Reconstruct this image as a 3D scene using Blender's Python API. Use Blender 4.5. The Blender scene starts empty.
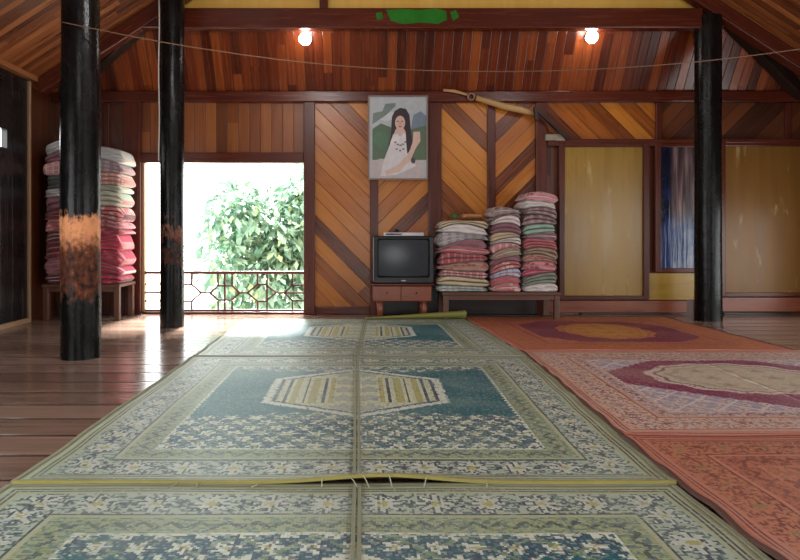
import bpy, math, random
from mathutils import Vector, Matrix
from mathutils import noise as mnoise
random.seed(7)
SC = bpy.context.scene
COL = SC.collection
PI = math.pi

# ------------------------------------------------------------------ helpers
EYE = 0.93                                   # height of the lens above the boards
def lin(c):
    c = c / 255.0
    return c / 12.92 if c <= 0.04045 else ((c + 0.055) / 1.055) ** 2.4
def rgb(r, g, b): return (lin(r), lin(g), lin(b), 1.0)
def at(px, py, Y):                           # picture measure -> a point of the room at distance Y
    return Vector(((px - 360) * Y / 640, Y, EYE + (235 - py) * Y / 640))

# ---- tiny node language
class N:
    def __init__(s, t, k): s.t, s.k = t, k
    def __add__(s, o): return op('ADD', s, o)
    __radd__ = __add__
    def __sub__(s, o): return op('SUBTRACT', s, o)
    def __rsub__(s, o): return op('SUBTRACT', o, s, t=s.t)
    def __mul__(s, o): return op('MULTIPLY', s, o)
    __rmul__ = __mul__
    def __truediv__(s, o): return op('DIVIDE', s, o)
    def __rtruediv__(s, o): return op('DIVIDE', o, s, t=s.t)
    def __lt__(s, o): return op('LESS_THAN', s, o)
    def __gt__(s, o): return op('GREATER_THAN', s, o)
    def abs(s): return op('ABSOLUTE', s)
    def floor(s): return op('FLOOR', s)
    def fract(s): return op('FRACT', s)
    def cos(s): return op('COSINE', s)
    def sqrt(s): return op('SQRT', s)
    def inv(s): return 1.0 - s
    def q(s, st): return (s / st).floor() * st + st / 2
    def per(s, p): return (s / p).fract() * p - p / 2
def op(o, *a, t=None):
    for x in a:
        if isinstance(x, N): t = x.t
    n = t.nodes.new('ShaderNodeMath'); n.operation = o
    for i, x in enumerate(a):
        if isinstance(x, N): t.links.new(x.k, n.inputs[i])
        else: n.inputs[i].default_value = x
    return N(t, n.outputs[0])
def nmin(a, b): return op('MINIMUM', a, b)
def nmax(a, b): return op('MAXIMUM', a, b)
def band(x, lo, hi): return (x > lo) * (x < hi)
def pick(m, a, b): return m * a + (1.0 - m) * b     # m ? a : b
def smooth(x, lo, hi):
    n = x.t.nodes.new('ShaderNodeMapRange'); n.interpolation_type = 'SMOOTHSTEP'
    x.t.links.new(x.k, n.inputs[0]); n.inputs[1].default_value = lo; n.inputs[2].default_value = hi
    return N(x.t, n.outputs[0])
def mixc(f, a, b, t=None, mode='MIX'):
    for x in (f, a, b):
        if isinstance(x, N): t = x.t
    n = t.nodes.new('ShaderNodeMix'); n.data_type = 'RGBA'; n.blend_type = mode
    for i, x in ((0, f), (6, a), (7, b)):
        if isinstance(x, N): t.links.new(x.k, n.inputs[i])
        else: n.inputs[i].default_value = x
    return N(t, n.outputs[2])
def comb(t, x, y, z):
    n = t.nodes.new('ShaderNodeCombineXYZ')
    for i, v in enumerate((x, y, z)):
        if isinstance(v, N): t.links.new(v.k, n.inputs[i])
        else: n.inputs[i].default_value = v
    return N(t, n.outputs[0])
def noise(t, vec, scale=1.0, detail=3.0, rough=0.55):
    n = t.nodes.new('ShaderNodeTexNoise')
    t.links.new(vec.k, n.inputs['Vector']); n.inputs['Scale'].default_value = scale
    n.inputs['Detail'].default_value = detail; n.inputs['Roughness'].default_value = rough
    return N(t, n.outputs[0])
def white(t, vec):
    n = t.nodes.new('ShaderNodeTexWhiteNoise'); n.noise_dimensions = '3D'
    t.links.new(vec.k, n.inputs['Vector'])
    return N(t, n.outputs['Value'])
def ramp(f, stops):
    n = f.t.nodes.new('ShaderNodeValToRGB'); f.t.links.new(f.k, n.inputs[0])
    e = n.color_ramp.elements
    while len(e) < len(stops): e.new(0.5)
    for i, (p, c) in enumerate(stops): e[i].position = p; e[i].color = c
    return N(f.t, n.outputs[0])
def uvn(t):
    n = t.nodes.new('ShaderNodeTexCoord'); s = t.nodes.new('ShaderNodeSeparateXYZ')
    t.links.new(n.outputs['UV'], s.inputs[0])
    return N(t, s.outputs[0]), N(t, s.outputs[1])
def objn(t):
    n = t.nodes.new('ShaderNodeTexCoord'); return N(t, n.outputs['Object'])
def mat(name):
    m = bpy.data.materials.new(name); m.use_nodes = True
    t = m.node_tree; b = t.nodes['Principled BSDF']
    return m, t, b
def put(b, t, key, v):
    if isinstance(v, N): t.links.new(v.k, b.inputs[key])
    else: b.inputs[key].default_value = v
def bump(t, b, h, strength=0.5, dist=0.01):
    n = t.nodes.new('ShaderNodeBump'); n.inputs['Strength'].default_value = strength
    n.inputs['Distance'].default_value = dist
    t.links.new(h.k, n.inputs['Height']); t.links.new(n.outputs[0], b.inputs['Normal'])

def wood(name, dark, mid, light, pw=None, length=3.0, rough=0.35, grain=1.0, spec=0.5, gapw=0.012, seed=0.0, vary=0.6, pale_blotches=False, stops=(.12, .5, .9)):
    m, t, b = mat(name)
    u, v = uvn(t)
    if pw:
        pid = (u / pw).floor()
        r1 = white(t, comb(t, pid, seed, 3.7))
        lid = (v / length + r1 * 9.0).floor()
        rnd = white(t, comb(t, pid, lid, seed + 1.3))
    else:
        pid = u * 0.0; rnd = u * 0.0 + 0.5
    g = noise(t, comb(t, u * 28.0 * grain + rnd * 40.0, v * 1.6 * grain, pid * 7.0), 1.0, 5.0, 0.6)
    big = noise(t, comb(t, u * 3.0, v * 0.8, pid * 3.0 + 9.0), 1.0, 2.0)
    f = rnd * vary + g * 0.55 + big * 0.35 - (0.275 + 0.175 + vary * 0.5 - 0.5)
    c = ramp(f, [(stops[0], dark), (stops[1], mid), (stops[2], light)])
    h = g * 0.15
    if pale_blotches:                                   # pale blotches stretched along the grain
        sm = noise(t, comb(t, u * 9.0, v * 2.0, 3.0), 1.0, 4.0, .6)
        c = mixc(smooth(sm, .60, .72) * .38, c, rgb(214, 190, 130))
    if pw:
        e = (u / pw).fract()
        ed = nmin(e, 1.0 - e) * pw
        gap = (ed < gapw * 0.5)
        c = mixc(gap * 0.75, c, (dark[0] * .3, dark[1] * .3, dark[2] * .3, 1))
        h = h + smooth(ed, 0.0, gapw) * 1.0 + rnd * 0.25
    put(b, t, 'Base Color', c)
    put(b, t, 'Roughness', g * 0.25 + (rough - 0.12))
    b.inputs['Specular IOR Level'].default_value = spec
    bump(t, b, h, 0.45, 0.006)
    return m
def plain(name, c, rough=0.5, metal=0.0, vary=0.15, scale=18.0, spec=0.5, bmp=0.0):
    m, t, b = mat(name)
    n = noise(t, objn(t), scale, 3.0)
    d = tuple(x * (1 - vary) for x in c[:3]) + (1,); l = tuple(min(1, x * (1 + vary)) for x in c[:3]) + (1,)
    put(b, t, 'Base Color', mixc(n, d, l)); b.inputs['Roughness'].default_value = rough
    b.inputs['Metallic'].default_value = metal; b.inputs['Specular IOR Level'].default_value = spec
    if bmp: bump(t, b, n, bmp, 0.01)
    return m

# ---- mesh builder
class MB:
    def __init__(s): s.v, s.f, s.m, s.uv, s.sm = [], [], [], [], []
    def face(s, pts, uv=None, mi=0, smooth=False):
        i = len(s.v); s.v += [Vector(p) for p in pts]
        s.f.append(tuple(range(i, i + len(pts)))); s.m.append(mi); s.sm.append(smooth)
        s.uv.append(uv or [(0, 0)] * len(pts))
    def raw(s, verts, faces, uvs=None, mi=0, smooth=True):
        i = len(s.v); s.v += [Vector(p) for p in verts]
        for k, f in enumerate(faces):
            s.f.append(tuple(a + i for a in f)); s.sm.append(smooth)
            s.m.append(mi[k] if isinstance(mi, list) else mi)
            s.uv.append(uvs[k] if uvs else [(verts[a][0], verts[a][2]) for a in f])
    def box(s, a, b, mi=0, M=None, grain=None):
        lo = [min(a[i], b[i]) for i in range(3)]; hi = [max(a[i], b[i]) for i in range(3)]
        dim = [hi[i] - lo[i] for i in range(3)]
        g = grain if grain is not None else dim.index(max(dim))
        c = [Vector((x, y, z)) for z in (lo[2], hi[2]) for y in (lo[1], hi[1]) for x in (lo[0], hi[0])]
        off = random.random() * 5
        V = [(M @ p) if M else p for p in c]
        fs = [(0, 2, 3, 1), (4, 5, 7, 6), (0, 1, 5, 4), (2, 6, 7, 3), (0, 4, 6, 2), (1, 3, 7, 5)]
        ax = [(0, 1), (0, 1), (0, 2), (0, 2), (1, 2), (1, 2)]
        uvs = []
        for f, (p, q) in zip(fs, ax):
            va, ua = (g, p if q == g else q) if g in (p, q) else ((p, q) if dim[p] > dim[q] else (q, p))
            uvs.append([(c[k][ua] + off, c[k][va] + off) for k in f])
        s.raw(V, fs, uvs, mi, False)
    def bar(s, p, q, w, h, mi=0, up=(0, 0, 1)):      # square bar from p to q
        p, q = Vector(p), Vector(q); d = (q - p); L = d.length; d.normalize()
        x = d.cross(Vector(up))
        if x.length < 1e-4: x = Vector((1, 0, 0))
        x.normalize(); z = x.cross(d)
        M = Matrix((x, d, z)).transposed().to_4x4(); M.translation = p
        s.box((-w / 2, 0, -h / 2), (w / 2, L, h / 2), mi, M, grain=1)
    def tube(s, pts, r, n=10, mi=0, cap=True):
        pts = [Vector(p) for p in pts]; R = r if isinstance(r, (list, tuple)) else [r] * len(pts)
        vs, fs, us = [], [], []; L = 0; prev = None
        for i, p in enumerate(pts):
            d = (pts[min(i + 1, len(pts) - 1)] - pts[max(i - 1, 0)]).normalized()
            if prev is None:
                x = d.cross(Vector((0, 0, 1)))
                if x.length < 1e-3: x = Vector((1, 0, 0))
            else: x = prev - d * prev.dot(d)
            x.normalize(); prev = x; y = d.cross(x)
            if i: L += (p - pts[i - 1]).length
            for k in range(n):
                a = 2 * PI * k / n
                vs.append(p + (x * math.cos(a) + y * math.sin(a)) * R[i]); us.append((a * R[i], L))
        uvs = []
        for i in range(len(pts) - 1):
            for k in range(n):
                f = (i * n + k, i * n + (k + 1) % n, (i + 1) * n + (k + 1) % n, (i + 1) * n + k)
                fs.append(f)
                w = 2 * PI * R[i] if k == n - 1 else 0
                uvs.append([us[f[0]], (us[f[1]][0] + w, us[f[1]][1]), (us[f[2]][0] + w, us[f[2]][1]), us[f[3]]])
        if cap:
            fs.append(tuple(reversed(range(n)))); uvs.append([us[k] for k in reversed(range(n))])
            b0 = (len(pts) - 1) * n
            fs.append(tuple(range(b0, b0 + n))); uvs.append([us[k] for k in range(b0, b0 + n)])
        s.raw(vs, fs, uvs, mi, True)
    def lathe(s, prof, c, axis=(0, 0, 1), n=20, mi=0):
        c = Vector(c); a = Vector(axis).normalized()
        x = a.cross(Vector((0, 1, 0)));
        if x.length < 1e-3: x = Vector((1, 0, 0))
        x.normalize(); y = a.cross(x)
        vs = [c + a * h + (x * math.cos(2 * PI * k / n) + y * math.sin(2 * PI * k / n)) * r for r, h in prof for k in range(n)]
        fs = [(i * n + k, i * n + (k + 1) % n, (i + 1) * n + (k + 1) % n, (i + 1) * n + k) for i in range(len(prof) - 1) for k in range(n)]
        s.raw(vs, fs, None, mi, True)
    def build(s, name, mats, parent=None, origin=None, bevel=0.0, subsurf=0):
        base = parent_base(parent) if parent else (Vector(origin) if origin is not None else Vector((0, 0, 0)))
        me = bpy.data.meshes.new(name)
        me.from_pydata([v - base for v in s.v], [], s.f)
        for m in (mats if isinstance(mats, (list, tuple)) else [mats]): me.materials.append(m)
        ul = me.uv_layers.new(name='UVMap')
        k = 0
        for i, p in enumerate(me.polygons):
            p.material_index = s.m[i]; p.use_smooth = s.sm[i]
            for q in range(len(s.f[i])): ul.data[k].uv = s.uv[i][q]; k += 1
        o = bpy.data.objects.new(name, me); COL.objects.link(o)
        if parent: o.parent = parent
        else: o.location = base
        if bevel:
            b = o.modifiers.new('bevel', 'BEVEL'); b.width = bevel; b.segments = 2; b.limit_method = 'ANGLE'
        if subsurf:
            b = o.modifiers.new('sub', 'SUBSURF'); b.levels = subsurf; b.render_levels = subsurf
        return o
def parent_base(p):
    v = Vector((0, 0, 0))
    while p: v += Vector(p.location); p = p.parent
    return v
def tag(o, label=None, cat=None, group=None, kind=None):
    if label: o['label'] = label
    if cat: o['category'] = cat
    if group: o['group'] = group
    if kind: o['kind'] = kind
    return o
def thing(name, label, cat, loc, group=None):
    o = bpy.data.objects.new(name, None); o.empty_display_size = 0.1
    COL.objects.link(o); o.location = loc
    return tag(o, label, cat, group)
def struct(mb, name, mats, **k): return tag(mb.build(name, mats, **k), kind='structure')

# ------------------------------------------------------------------ materials
W_FLOOR = wood('floor_boards', rgb(90, 70, 60), rgb(138, 112, 98), rgb(170, 144, 128), 0.27, 4.5, 0.17, 0.8, 0.6, 0.024, vary=.4)
W_WALL = wood('varnished_wall_boards', rgb(84, 34, 11), rgb(164, 90, 27), rgb(198, 126, 44), 0.15, 5.0, 0.28, 0.9, 0.45, 0.006, 2.0, .85, stops=(.08, .46, .92))
W_WALLV = wood('varnished_upright_boards', rgb(78, 36, 13), rgb(130, 68, 26), rgb(164, 98, 42), 0.13, 5.0, 0.34, 0.9, 0.5, 0.006, 5.0, .5)
W_DIM = wood('brown_boards', rgb(50, 24, 13), rgb(88, 44, 22), rgb(116, 64, 32), 0.14, 5.0, 0.36, 0.9, 0.5, 0.006, 4.0, .5)
W_SLOPE = wood('red_varnished_roof_boards', rgb(60, 22, 12), rgb(104, 42, 18), rgb(148, 74, 32), 0.105, 1.4, 0.26, 0.9, 0.4, 0.006, 8.0, .6)
W_ROOF = wood('roof_boards', rgb(70, 34, 17), rgb(122, 66, 34), rgb(176, 112, 62), 0.085, 2.6, 0.30, 0.9, 0.5, 0.008, 9.0, .6)
W_BEAM = wood('dark_red_beam', rgb(48, 18, 12), rgb(82, 33, 21), rgb(120, 56, 34), None, rough=0.25, spec=.4)
W_POSTR = wood('red_brown_batten', rgb(50, 20, 13), rgb(84, 36, 23), rgb(116, 56, 37), None, rough=0.3, spec=.35)
W_DARK = wood('dark_timber_and_shade', rgb(18, 12, 10), rgb(34, 22, 17), rgb(56, 36, 28), None, rough=0.35)  # real dark timber, and the dark strips that stand for shade
W_LIGHT = wood('pale_trim', rgb(120, 92, 66), rgb(160, 128, 98), rgb(190, 160, 130), None, rough=0.4)
W_EAVE = wood('eave_timber', rgb(96, 54, 30), rgb(140, 88, 52), rgb(172, 116, 76), None, rough=0.35)
W_CAB = wood('cabinet_wood', rgb(84, 38, 24), rgb(128, 68, 46), rgb(164, 98, 70), None, rough=0.3)
W_BENCH = wood('bench_wood', rgb(60, 34, 26), rgb(92, 58, 44), rgb(126, 86, 66), None, rough=0.4)
W_PLY = wood('yellow_plywood', rgb(128, 94, 28), rgb(156, 120, 42), rgb(178, 144, 62), None, rough=0.28, grain=.35, pale_blotches=True)
W_PLYD = wood('brown_plywood', rgb(90, 60, 24), rgb(122, 84, 36), rgb(146, 106, 50), None, rough=0.34, grain=.35, spec=.25, pale_blotches=True)
W_GABLE = wood('gable_plywood', rgb(196, 146, 58), rgb(220, 176, 84), rgb(236, 200, 116), None, rough=0.35, grain=.4)
BLACKWALL = wood('black_lacquered_boards', rgb(12, 10, 11), rgb(24, 19, 19), rgb(38, 29, 27), 0.2, 6.0, 0.25, .8, .5, .006, 3.0, .4)
BLACKPL = plain('black_plastic', rgb(13, 13, 16), 0.38)
WHITEPL = plain('white_plastic', rgb(205, 200, 190), 0.4)
SILVER = plain('silver_plastic', rgb(170, 160, 165), 0.3, 0.4)
IRON = plain('dark_iron', rgb(46, 30, 28), 0.45)
RAIL = plain('red_brown_painted_rail', rgb(96, 48, 44), 0.4)
PALEWOOD = wood('bare_pale_wood', rgb(140, 104, 62), rgb(184, 146, 96), rgb(206, 174, 124), None, rough=0.5)
GROUND = plain('pale_ground', rgb(205, 200, 188), 0.9)

# ------------------------------------------------------------------ the room
XL, XR, YB, YF, ZE = -3.60, 5.30, 7.53, -2.6, 2.55
TS, TE, YG, XM = 0.65, 1.6, 7.08, 0.85        # roof pitches, gable plane, ridge
ZR = ZE + TS * (XM - XL)

m = MB()
m.face([(XL, YF, 0), (XR, YF, 0), (XR, YB + .12, 0), (XL, YB + .12, 0)], [(YF, XL), (YF, XR), (YB + .12, XR), (YB + .12, XL)])
m.box((XL, YF, -.18), (XR, YB + .12, -.002))
struct(m, 'floor', [W_FLOOR])

def bx(px): return (px - 360) * YB / 640
def bz(py): return EYE + (235 - py) * YB / 640
ZT = ZE
m = MB()
def wpan(x0, x1, z0, z1, ang, mi, y=YB):
    c, s_ = math.cos(ang), math.sin(ang)
    m.box((x0, y + .004, z0), (x1, y + .07, z1), mi)
    P = [(x0, y, z0), (x1, y, z0), (x1, y, z1), (x0, y, z1)]
    m.face(P, [(p[0] * c + p[2] * s_, -p[0] * s_ + p[2] * c) for p in P], mi)
DOWN, UP = PI / 4, -PI / 4                    # plank falls to the right / rises to the right
wpan(XL, bx(136), 0, ZT, .3, 2)
wpan(bx(136), bx(310), bz(162), ZT, 0, 1)
wpan(bx(310), bx(374), 0, ZT, DOWN, 0)
wpan(bx(374), bx(434), 0, ZT, UP, 0)
wpan(bx(434), bx(491), 0, ZT, DOWN, 0)
wpan(bx(491), bx(540), 0, ZT, UP, 0)
wpan(bx(540), bx(658), bz(140), ZT, DOWN, 0)
wpan(bx(658), XR, bz(140), ZT, UP, 2)
wpan(bx(540), XR, 0, bz(140), 0, 2)
struct(m, 'wall_back', [W_WALL, W_WALLV, W_DIM])

trim_n = [0]
def trim(a, b, mt, bev=.008, M=None):
    k = MB(); k.box(a, b, 0, M); trim_n[0] += 1
    return struct(k, 'trim_%d' % trim_n[0], [mt], bevel=bev)
trim((XL, YB - .07, bz(103)), (XR, YB + .02, bz(92)), W_BEAM, .012)                 # wall plate
for a, b, z0, d in ((104, 110, 0, .03), (125, 142, 0, .06), (304, 315, 0, .06), (370, 378, 0, .035), (428, 441, 0, .05),
                    (487, 495, 0, .03), (535, 546, 0, .05), (655, 661, bz(140), .03), (784, 790, bz(140), .03)):
    trim((bx(a), YB - d, z0 + .001), (bx(b), YB + .012, bz(103)), W_POSTR)
trim((bx(142), YB - .05, bz(163)), (bx(304), YB + .05, bz(153)), W_POSTR)             # window head
trim((bx(142), YB - .03, .001), (bx(304), YB + .09, .03), W_POSTR)                   # window sill on the floor
trim((bx(546), YB - .08, bz(147)), (XR, YB + .01, bz(140)), W_POSTR)                 # rail over the doors
trim((bx(315), YB - .03, .001), (bx(370), YB + .01, .09), W_BEAM)
trim((bx(378), YB - .055, .001), (bx(535), YB + .01, .30), W_DARK)  # dark board added to deepen the shade under cabinet and bench
trim((bx(142), YB - .012, .03), (bx(144.5), YB + .06, bz(163)), W_LIGHT, .002)       # pale jamb strip

# side walls
YP = 6.84
m = MB()
zs0, zs1, ys0, ys1 = 1.80, 1.985, 5.6, 6.42
m.box((XL, 3.4, 0), (XL + .06, ys0, ZE + .06)); m.box((XL, ys1, 0), (XL + .06, YP, ZE + .06))
m.box((XL, ys0, 0), (XL + .06, ys1, zs0)); m.box((XL, ys0, zs1), (XL + .06, ys1, ZE + .06))
m.box((XL, YF, 0), (XL + .06, -2.1, ZE + .04)); m.box((XL, -2.1, 1.95), (XL + .06, 3.4, ZE + .04)); m.box((XL, -2.1, 0), (XL + .06, 3.4, .35))
struct(m, 'wall_left', [BLACKWALL])
m = MB(); m.box((XL - .06, YP, 0), (XL, YB + .07, ZE)); struct(m, 'wall_left_return', [W_DIM])
trim((XL + .055, YP - .03, .001), (XL + .085, YP + .005, ZE + .02), W_LIGHT, .003)
k = MB(); k.box((XL + .06, 3.4, .001), (XL + .085, YP - .03, .05)); struct(k, 'baseboard_left', [W_LIGHT])
k = MB(); k.box((XL + .03, YF, ZE + .03), (XL + .13, YB - .02, ZE + .13)); struct(k, 'eave_beam_left', [W_EAVE], bevel=.01)
m = MB()
m.box((XR, 6.7, 0), (XR + .06, YB + .07, ZE)); m.box((XR, YF, 0), (XR + .06, -2.1, ZE))
m.box((XR, -2.1, 1.7), (XR + .06, 4.4, ZE)); m.box((XR, 4.4, 1.2), (XR + .06, 6.7, ZE)); m.box((XR, -2.1, 0), (XR + .06, 4.4, .3)); m.box((XR, 3.0, .3), (XR + .06, 4.4, 1.7)); m.box((XR, 4.4, 0), (XR + .06, 6.7, .08))
struct(m, 'wall_right', [W_DIM])
m = MB()
for a, b in ((XL, -.4), (1.1, XR)): m.box((a, YF - .06, 0), (b, YF, ZE))
m.box((-.4, YF - .06, 1.9), (1.1, YF, ZE))
m.face([(XL, YF, ZE), (XR, YF, ZE), (XM, YF, ZR)], [(XL, ZE), (XR, ZE), (XM, ZR)])
struct(m, 'wall_rear', [W_DIM])

# roof: two long slopes, the boarded end slope, plywood gable above the tie beam
dy = YB - YG
xa, xb, zh = XL + dy * TE / TS, XR - dy * TE / TS, ZE + dy * TE
sl = math.sqrt(1 + TS * TS)
def roofpoly(nm, pts, sgn):
    m = MB(); m.face(pts, [(p[1], p[0] * sl * sgn) for p in pts], 0); struct(m, nm, [W_ROOF])
roofpoly('ceiling_left', [(XL, YF, ZE), (XL, YB, ZE), (xa, YG, zh), (XM, YG, ZR), (XM, YF, ZR)], 1)
roofpoly('ceiling_right', [(XR, YB, ZE), (XR, YF, ZE), (XM, YF, ZR), (XM, YG, ZR), (xb, YG, zh)], -1)
m = MB(); P = [(XL, YB, ZE), (XR, YB, ZE), (xb, YG, zh), (xa, YG, zh)]
m.face(P, [(p[0], p[2]) for p in P]); struct(m, 'ceiling_back', [W_SLOPE])
m = MB(); P = [(xa, YG, zh), (xb, YG, zh), (XM, YG, ZR)]
m.face(P, [(p[0] * 1.0, p[2]) for p in P]); struct(m, 'wall_gable', [W_GABLE])

YT = 6.90                                     # truss plane
def tz(py): return EYE + (235 - py) * YT / 640
tie = MB(); tie.box((-2.45, YT, tz(28)), (3.70, YT + .13, tz(7.5)))
tie = struct(tie, 'tie_beam', [W_BEAM], bevel=.015)
GREENGLARE = plain('green_glare', rgb(34, 112, 30), 0.3, vary=.5, scale=9)  # green glare on the lacquered beam, put on as flat coloured shapes
k = MB()
def gx(px): return (px - 360) * YT / 640
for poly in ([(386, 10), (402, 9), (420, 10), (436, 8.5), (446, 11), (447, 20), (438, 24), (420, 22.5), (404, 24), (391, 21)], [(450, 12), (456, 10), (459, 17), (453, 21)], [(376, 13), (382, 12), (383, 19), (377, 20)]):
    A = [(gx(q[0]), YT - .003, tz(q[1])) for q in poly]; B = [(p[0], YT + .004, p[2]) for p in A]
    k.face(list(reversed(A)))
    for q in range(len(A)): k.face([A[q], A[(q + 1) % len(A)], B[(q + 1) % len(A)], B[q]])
k.build('green_glare_patch', [GREENGLARE], tie)['label'] = 'bright green painted-on glare'
k = MB(); k.box((-.44, YT + .03, tz(7)), (-.35, YT + .12, tz(-30))); struct(k, 'king_stud', [W_POSTR], bevel=.006)
def slopez(x): return ZE + TS * min(x - XL, XR - x)
for x0, x1, nm in ((XL + .12, XM - .02, 'left'), (XR - .12, XM + .02, 'right')):
    k = MB(); k.bar((x0, YT + .06, slopez(x0) - .10), (x1, YT + .06, slopez(x1) - .10), .13, .15)
    struct(k, 'rafter_' + nm, [W_BEAM], bevel=.01)
    s_ = 1 if nm == 'left' else -1
    xc, xe = (XL, xa) if nm == 'left' else (XR, xb)
    k = MB(); k.bar((xc + s_ * .16, YB - .10, ZE - .0), (xe + s_ * .10, YG - .05, zh - .04), .12, .12)
    struct(k, 'hip_rafter_' + nm, [W_DARK], bevel=.01)
k = MB(); k.bar((XM, YF, ZR - .1), (XM, YT, ZR - .1), .16, .16); struct(k, 'ridge_beam', [W_BEAM])
for yy in (0.6, 3.8):
    for x0, x1, nm in ((XL + .12, XM - .02, 'left'), (XR - .12, XM + .02, 'right')):
        k = MB(); k.bar((x0, yy, slopez(x0) - .10), (x1, yy, slopez(x1) - .10), .12, .14)
        struct(k, 'rafter_' + nm, [W_BEAM], bevel=.01)

# ---- doors in the partition on the right
def door(n, x0, x1, y0, y1, fill, mt, low=None, Y=YB - .05):
    X0, X1, Z0, Z1 = bx(x0), bx(x1), bz(y1), bz(y0)
    k = MB()
    w = .065
    k.box((X0, Y - .04, Z0), (X0 + w, Y + .03, Z1)); k.box((X1 - w, Y - .04, Z0), (X1, Y + .03, Z1))
    k.box((X0 + w, Y - .04, Z1 - w * .7), (X1 - w, Y + .03, Z1)); k.box((X0 + w, Y - .04, Z0), (X1 - w, Y + .03, Z0 + w * .7))
    d = struct(k, 'door_%d' % n, [W_POSTR], bevel=.006)
    k = MB(); k.box((X0 + w - .005, Y - .005, Z0 + w * .7 - .005), (X1 - w + .005, Y + .02, Z1 - w * .7 + .005), grain=2)
    k.build(fill, [mt], d)
    return d
door(1, 557, 646, 144, 299, 'plywood_panel', W_PLY)
# blue curtain cloth: streaked blue with pale lilac on the right
CM, t, b = mat('blue_curtain_cloth')
u, v = uvn(t)
o_ = objn(t); sx = t.nodes.new('ShaderNodeSeparateXYZ'); t.links.new(o_.k, sx.inputs[0])
u, v = N(t, sx.outputs[0]), N(t, sx.outputs[2])
st = noise(t, comb(t, u * 22.0, v * 1.3, 0.0), 1.0, 3.0)
cl = noise(t, comb(t, u * 6.0, v * 4.0, 4.0), 1.0, 4.0)
left = smooth(u, 3.60, 3.68)                       # dark navy strip, then a paler part
up = smooth(v, .95, 1.25)
pale = mixc(up, ramp(cl + st * .3, [(.4, rgb(22, 30, 62)), (.62, rgb(50, 68, 112)), (.8, rgb(110, 112, 132))]),
            ramp(st, [(.3, rgb(36, 28, 32)), (.5, rgb(84, 64, 66)), (.7, rgb(140, 114, 112))]))
c = mixc(left, mixc(smooth(cl + (1.0 - up) * .25, .5, .8), rgb(14, 17, 40), rgb(34, 52, 104)), pale)
put(b, t, 'Base Color', c); b.inputs['Roughness'].default_value = .25
bump(t, b, st, .5, .02)
d2 = door(2, 652, 704, 144, 272, 'glass_curtain', CM)
k = MB(); k.box((bx(646), YB - .06, bz(299)), (bx(704), YB + .003, bz(273)), grain=0)
k.build('lower_panel', [W_PLY], d2)['label'] = 'yellow panel below the blue pane'
door(3, 716, 808, 140, 296, 'plywood_panel', W_PLYD)
k = MB(); k.box((bx(546), YB - .07, bz(312)), (bx(684), YB - .012, bz(300))); struct(k, 'baseboard_right', [W_CAB], bevel=.006)
k = MB(); k.box((bx(716), YB - .07, bz(311)), (XR - .01, YB - .012, bz(297))); struct(k, 'baseboard_right_far', [W_CAB], bevel=.006)

for a, c_ in ((580, 670), (722, 790)):               # dark strips standing in for the shade in the gaps under the sills
    trim((bx(a), YB - .05, .001), (bx(c_), YB - .02, .021), W_DARK, .002)
# ------------------------------------------------------------------ round posts
def post_mat(name, z0, z1, amount, colA, colB):
    m, t, b = mat(name)
    u, v = uvn(t)
    n = noise(t, comb(t, u * 9.0, v * 5.0, 1.0), 1.0, 5.0, .65)
    g = noise(t, comb(t, u * 40.0, v * 4.0, 7.0), 1.0, 4.0)
    n2 = noise(t, comb(t, u * 22.0, v * 17.0, 5.0), 1.0, 4.0, .6)
    win = smooth(v, z0 - .14, z0 + .16) * (1.0 - smooth(v, z1 - .04, z1 + .20)); hot = smooth(v, z1 - .30, z1 - .06)
    worn = smooth(n * 1.5 + g * .4 + win * (amount + .06), 1.30, 1.48)
    base = ramp(n * .6 + g * .4, [(.3, rgb(8, 7, 8)), (.55, rgb(14, 12, 12)), (.8, rgb(30, 25, 24))])
    wc = ramp(g * .22 + n2 * .66 + hot * .36, [(.36, rgb(44, 22, 15)), (.54, colB), (.80, colA)])
    put(b, t, 'Base Color', mixc(worn, base, wc))
    put(b, t, 'Roughness', worn * .3 + n * .25 + .14)
    b.inputs['Specular IOR Level'].default_value = .2
    bump(t, b, n * .6 + g * .4 - worn * .2, .55, .012)
    return m
def post(label, x, y, r, top, mt, seed):
    k = MB(); n, rows = 24, 26; pts, vs, fs, uvs = [], [], [], []
    for i in range(rows + 1):
        z = top * i / rows
        for a in range(n):
            th = 2 * PI * a / n
            rr = r * (1 + .045 * mnoise.noise(Vector((math.cos(th) * 1.2 + seed, math.sin(th) * 1.2, z * 1.3))) + .03 * math.sin(z * 1.1 + seed))
            vs.append((x + rr * math.cos(th), y + rr * math.sin(th), z)); pts.append((th * r, z))
    for i in range(rows):
        for a in range(n):
            f = (i * n + a, i * n + (a + 1) % n, (i + 1) * n + (a + 1) % n, (i + 1) * n + a); fs.append(f)
            w = 2 * PI * r if a == n - 1 else 0
            uvs.append([pts[f[0]], (pts[f[1]][0] + w, pts[f[1]][1]), (pts[f[2]][0] + w, pts[f[2]][1]), pts[f[3]]])
    k.raw(vs, fs, uvs)
    k.face([vs[a] for a in reversed(range(n))], mi=0); k.face([vs[rows * n + a] for a in range(n)], mi=0)
    o = k.build('wooden_post', [mt], origin=(x, y, 0))
    return tag(o, label, 'post')
PX1, PY1 = (80.5 - 360) * 4.87 / 640, 4.87
post('thick black round post nearest the camera, with an orange bare-wood patch halfway up', PX1, PY1, .141, 3.36,
     post_mat('worn_post', .42, 1.04, .62, rgb(230, 156, 108), rgb(112, 62, 40)), 1.0)
PX2, PY2 = (172 - 360) * 6.53 / 640, 6.53
post('slim black round post standing in front of the open window', PX2, PY2, .121, 3.55,
     post_mat('scuffed_post', .55, 1.10, .36, rgb(146, 96, 76), rgb(96, 58, 46)), 4.0)
post('black round post in front of the blue pane on the right', (708 - 360) * 6.98 / 640, 6.98, .137, 3.30,
     post_mat('tarred_post', .5, .9, 0.0, rgb(90, 60, 50), rgb(60, 40, 34)), 9.0)

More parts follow.
